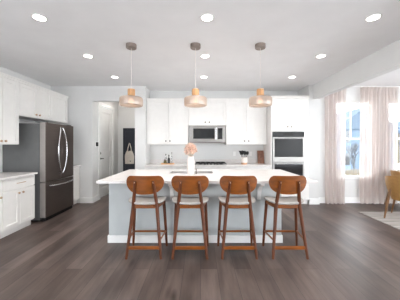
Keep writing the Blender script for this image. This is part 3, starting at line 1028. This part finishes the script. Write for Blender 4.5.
# wooden tray with bottles
tr = thing('wooden_tray', 'small light wooden tray on the back counter left of the vase', 'tray', (-.795, 5.46, CT))
MB().box(-.945, -.645, 5.40, 5.53, CT, CT + .012, .003).build('base', M['oak'], tr)
mb = MB(); mb.box(-.945, -.645, 5.395, 5.403, CT + .002, CT + .026).box(-.945, -.645, 5.527, 5.535, CT + .002, CT + .026).box(-.953, -.945, 5.395, 5.535, CT + .002, CT + .026).box(-.645, -.637, 5.395, 5.535, CT + .002, CT + .026)
mb.build('rim', M['oak'], tr)
def bottle(name, x, y, r, h, neck, m, capm, label, cat='bottle', cap_h=.03):
    z = CT + .0125
    b = thing(name, label, cat, (x, y, z))
    MB().lathe([(0, z), (r, z), (r, z + h * .62), (r * .85, z + h * .70), (neck, z + h * .78), (neck, z + h), (0, z + h)], (x, y, 0), 20).build('glass', m, b, smooth=True)
    MB().lathe([(0, z + h), (neck * 1.15, z + h), (neck * 1.15, z + h + cap_h), (0, z + h + cap_h)], (x, y, 0), 16).build('cap', capm, b, smooth=True)
bottle('bottle', -.765, 5.455, .034, .19, .012, M['inkb'], M['black'], 'dark glass bottle in the middle of the wooden tray')
bottle('jar', -.855, 5.445, .038, .085, .028, M['amber'], M['bronze'], 'squat olive jar on the wooden tray', 'jar', .018)
bottle('bottle', -.845, 5.50, .030, .21, .011, M['clear'], M['black'], 'clear bottle with dark cap behind the olive jar')
bottle('bottle', -.695, 5.475, .022, .25, .008, M['clear'], M['bronze'], 'slim tall clear bottle at the cooktop end of the wooden tray')
# crock with utensils
kx, ky = 1.090, 5.47
cr = thing('utensil_crock', 'white crock with wooden base band holding black utensils', 'crock', (kx, ky, CT))
MB().lathe([(0, CT + .04), (.072, CT + .04), (.074, CT + .17), (.068, CT + .17), (.066, CT + .05), (0, CT + .05)], (kx, ky, 0), 32).build('pot', M['ceramic'], cr, smooth=True)
MB().lathe([(0, CT), (.070, CT), (.072, CT + .0395), (0, CT + .0395)], (kx, ky, 0), 32).build('base_band', M['terra'], cr, smooth=True)
def utensil(name, dx, dy, hw, hl, kind, label):
    b = Vector((kx + dx * .3, ky + dy * .3, CT + .058)); t = Vector((kx + dx, ky + dy, CT + .235))
    u = (t - b).normalized()
    o = thing(name, label, 'utensil', b, 'black cooking utensils in the crock')
    MB().tube([b, t], .006, 8).build('handle', M['black'], o, smooth=True)
    c = t + u * hl * .5
    mb = MB()
    if kind == 'flat':
        w = Vector((1, 0, 0)) * hw; n = Vector((0, 1, 0)) * .003
        e = t + u * hl
        s = t - u * .005
        mb.hexa([s - w * .6 - n, s + w * .6 - n, s + w * .6 + n, s - w * .6 + n], [e - w - n, e + w - n, e + w + n, e - w + n])
    else:
        mb.ball(c, 1.0, 2, (hw, .014, hl * .55))
    mb.build('head', M['black'], o, smooth=kind != 'flat')
utensil('spatula', -.075, .0, .034, .10, 'flat', 'black flat spatula leaning to the cooktop side of the crock')
utensil('spoon', -.035, .02, .036, .10, 'round', 'black spoon second from the cooktop side in the crock')
utensil('turner', .0, -.01, .032, .095, 'flat', 'black turner standing upright in the middle of the crock')
utensil('ladle', .045, .02, .036, .078, 'round', 'black ladle right of the turner in the crock')
utensil('spoon', .070, -.01, .033, .085, 'round', 'black spoon leaning to the oven side of the crock')
# cutting board leaning on the wall
cb = MB()
cb.hexa([(1.478, 5.655, CT), (1.655 - .012, 5.655, CT), (1.643, 5.675, CT), (1.478, 5.675, CT)],
        [(1.478, 5.735, CT + .33), (1.643, 5.735, CT + .33), (1.643, 5.755, CT + .325), (1.478, 5.755, CT + .325)])
bmesh.ops.bevel(cb.bm, geom=list(cb.bm.edges), offset=.004, segments=2, affect='EDGES')
tag(cb.build('cutting_board', M['board']), 'dark wood cutting board leaning beside the oven tower', 'cutting board')
# small outlet plates on the backsplash
for x, lab in ((.90, 'white outlet plate on the backsplash between cooktop and crock'), (1.32, 'white outlet plate on the backsplash between crock and cutting board')):
    t = thing('wall_outlet', lab, 'outlet', (x, YK, 1.13), 'outlet plates on the backsplash')
    MB().box(x - .036, x + .036, YK - .007, YK - .001, 1.10, 1.215, .002).build('plate', M['trim'], t)
    for z in (1.135, 1.18):
        MB().box(x - .015, x + .015, YK - .0095, YK - .0072, z - .013, z + .013, .001).build('socket', M['trim'], t)

# ------------------------------------------------------------------ hall things
ht = thing('hall_panel', 'navy board and batten wall panel with hooks in the hall', 'wall panel', (-1.97, YH - .02, 0))
mb = MB().box(-2.40, HX1 - .004, YH - .024, YH - .002, .0, 1.91)
for x in (-2.40, -2.0, HX1 - .07):
    mb.box(x, x + .065, YH - .036, YH - .024, 0, 1.91)
mb.box(-2.335, HX1 - .07, YH - .036, YH - .024, 1.80, 1.91)
mb.build('panel', M['navy'], ht)
for x in (-2.19, -1.80):
    k = MB().tube([(x, YH - .024, 1.43), (x, YH - .06, 1.425), (x, YH - .075, 1.445)], .006, 8)
    tag(k.build('coat_hook', M['black'], None, smooth=True), 'black coat hook on the navy panel carrying the tote bag' if x < -2 else 'bare black coat hook on the navy panel beside the tote bag', 'hook')
bx, by = -2.19, YH - .066
bag = thing('tote_bag', 'natural canvas tote bag hanging on the navy hall panel', 'bag', (bx, by, .80))
mb = MB()
def bagf(side):
    def f(u, v):
        x = -1 + 2 * u
        w = .150 - .012 * (1 - v) + .0 * v
        if v > .55: w *= 1 - .42 * ((v - .55) / .45) ** 1.6
        bul = .030 * (1 - x * x) * (1 - (2 * v - .7) ** 2 * .4)
        return (bx + x * w, by + side * max(0.0, bul) + .004 * math.sin(7 * x + 3 * v), .80 + .40 * v + .008 * math.sin(5 * x) * v)
    return f
mb.grid(bagf(-1), 20, 14).grid(bagf(.6), 20, 14)
mb.build('body', M['canvas'], bag, smooth=True)
for s in (-1, 1):
    q = by - .012 * s
    mb = MB().tube([(bx - .065, q, 1.17), (bx - .045, q, 1.30), (bx - .012, by - .002, 1.425), (bx, by, 1.446), (bx + .012, by - .002, 1.425), (bx + .045, q, 1.30), (bx + .065, q, 1.17)], .011, 8, flat=.35)
    mb.build('strap', M['canvas'], bag, smooth=True)
o = MB().box(bx + .02, bx + .055, by - .036, by - .0335, .875, .90).build('label_patch', M['black'], bag)
o['label'] = 'small dark patch'
th = thing('thermostat', 'black wall control on a white plate in the hall opening', 'thermostat', (HX0, 5.50, 1.36))
MB().box(HX0 + .001, HX0 + .008, 5.44, 5.57, 1.335, 1.475, .003).build('plate', M['trim'], th)
MB().box(HX0 + .0085, HX0 + .03, 5.46, 5.55, 1.355, 1.455, .004).build('body', M['black'], th)

# ------------------------------------------------------------------ outdoors, seen through the windows
struct('ground_outside', MB().box(-30, 120, 8.5, 160, -2.2, -2.0), M['snow'], 'pale snowy ground outside', 'ground')
def house(x, y, w, dpt, h, rh, wallm, label):
    z0 = -2.0
    o = thing('house', label, 'house', (x, y, z0), 'houses seen through the dining window')
    MB().box(x - w / 2, x + w / 2, y - dpt / 2, y + dpt / 2, z0, z0 + h).build('wall', wallm, o)
    e = .4
    a = [(x - w / 2 - e, y - dpt / 2 - e, z0 + h), (x + w / 2 + e, y - dpt / 2 - e, z0 + h), (x, y - dpt / 2 - e, z0 + h + rh)]
    MB().hexa(a, [(p[0], y + dpt / 2 + e, p[2]) for p in a]).build('roof', M['roof'], o)
    for i in range(3):
        for zz in (1.0, 3.6):
            if zz + 1.5 < h:
                cx = x - w / 2 + w * (i + .5) / 3
                MB().box(cx - .55, cx + .55, y - dpt / 2 - .05, y - dpt / 2 - .001, z0 + zz, z0 + zz + 1.4).build('window', M['dglass'], o)
house(19.3, 30.0, 7.0, 8.0, 5.2, 2.6, M['siding'], 'slate blue gabled house nearest the dining window')
house(31.5, 44.0, 9.0, 8.0, 5.4, 2.8, M['siding2'], 'brown gabled house farther off outside the window')
house(41.5, 46.0, 9.0, 8.0, 5.4, 2.8, M['siding'], 'blue house outside the second window')
def tree(x, y, h, seed, label):
    r = random.Random(seed)
    mb = MB()
    def grow(p, dv, l, rad, dep):
        q = p + dv * l
        mb.tube([p, q], [rad, rad * .65], 6)
        if dep:
            for k in range(4):
                nd = (dv + Vector((r.uniform(-.8, .8), r.uniform(-.8, .8), r.uniform(-.1, .5)))).normalized()
                grow(q - dv * l * r.uniform(0, .3), nd, l * .68, rad * .6, dep - 1)
    grow(Vector((x, y, -2.0)), Vector((0, 0, 1)), h * .36, .11, 3)
    tag(mb.build('bare_tree', M['bark'], None), label, 'tree', 'bare trees outside the dining window')
tree(13.2, 19.0, 4.6, 3, 'bare tree in front of the slate blue house')
tree(24.0, 26.0, 5.5, 9, 'bare tree outside the second window')
fe = thing('yard_fence', 'brown wooden yard fence outside the dining window', 'fence', (14, 17, -2.0))
mb = MB()
for i in range(70):
    mb.box(7 + i * .3, 7.26 + i * .3, 17.0, 17.03, -1.98, -.5)
mb.build('boards', M['siding2'], fe)
MB().box(7, 28, 17.03, 17.08, -1.7, -1.6).box(7, 28, 17.03, 17.08, -.9, -.8).build('rail', M['siding2'], fe)
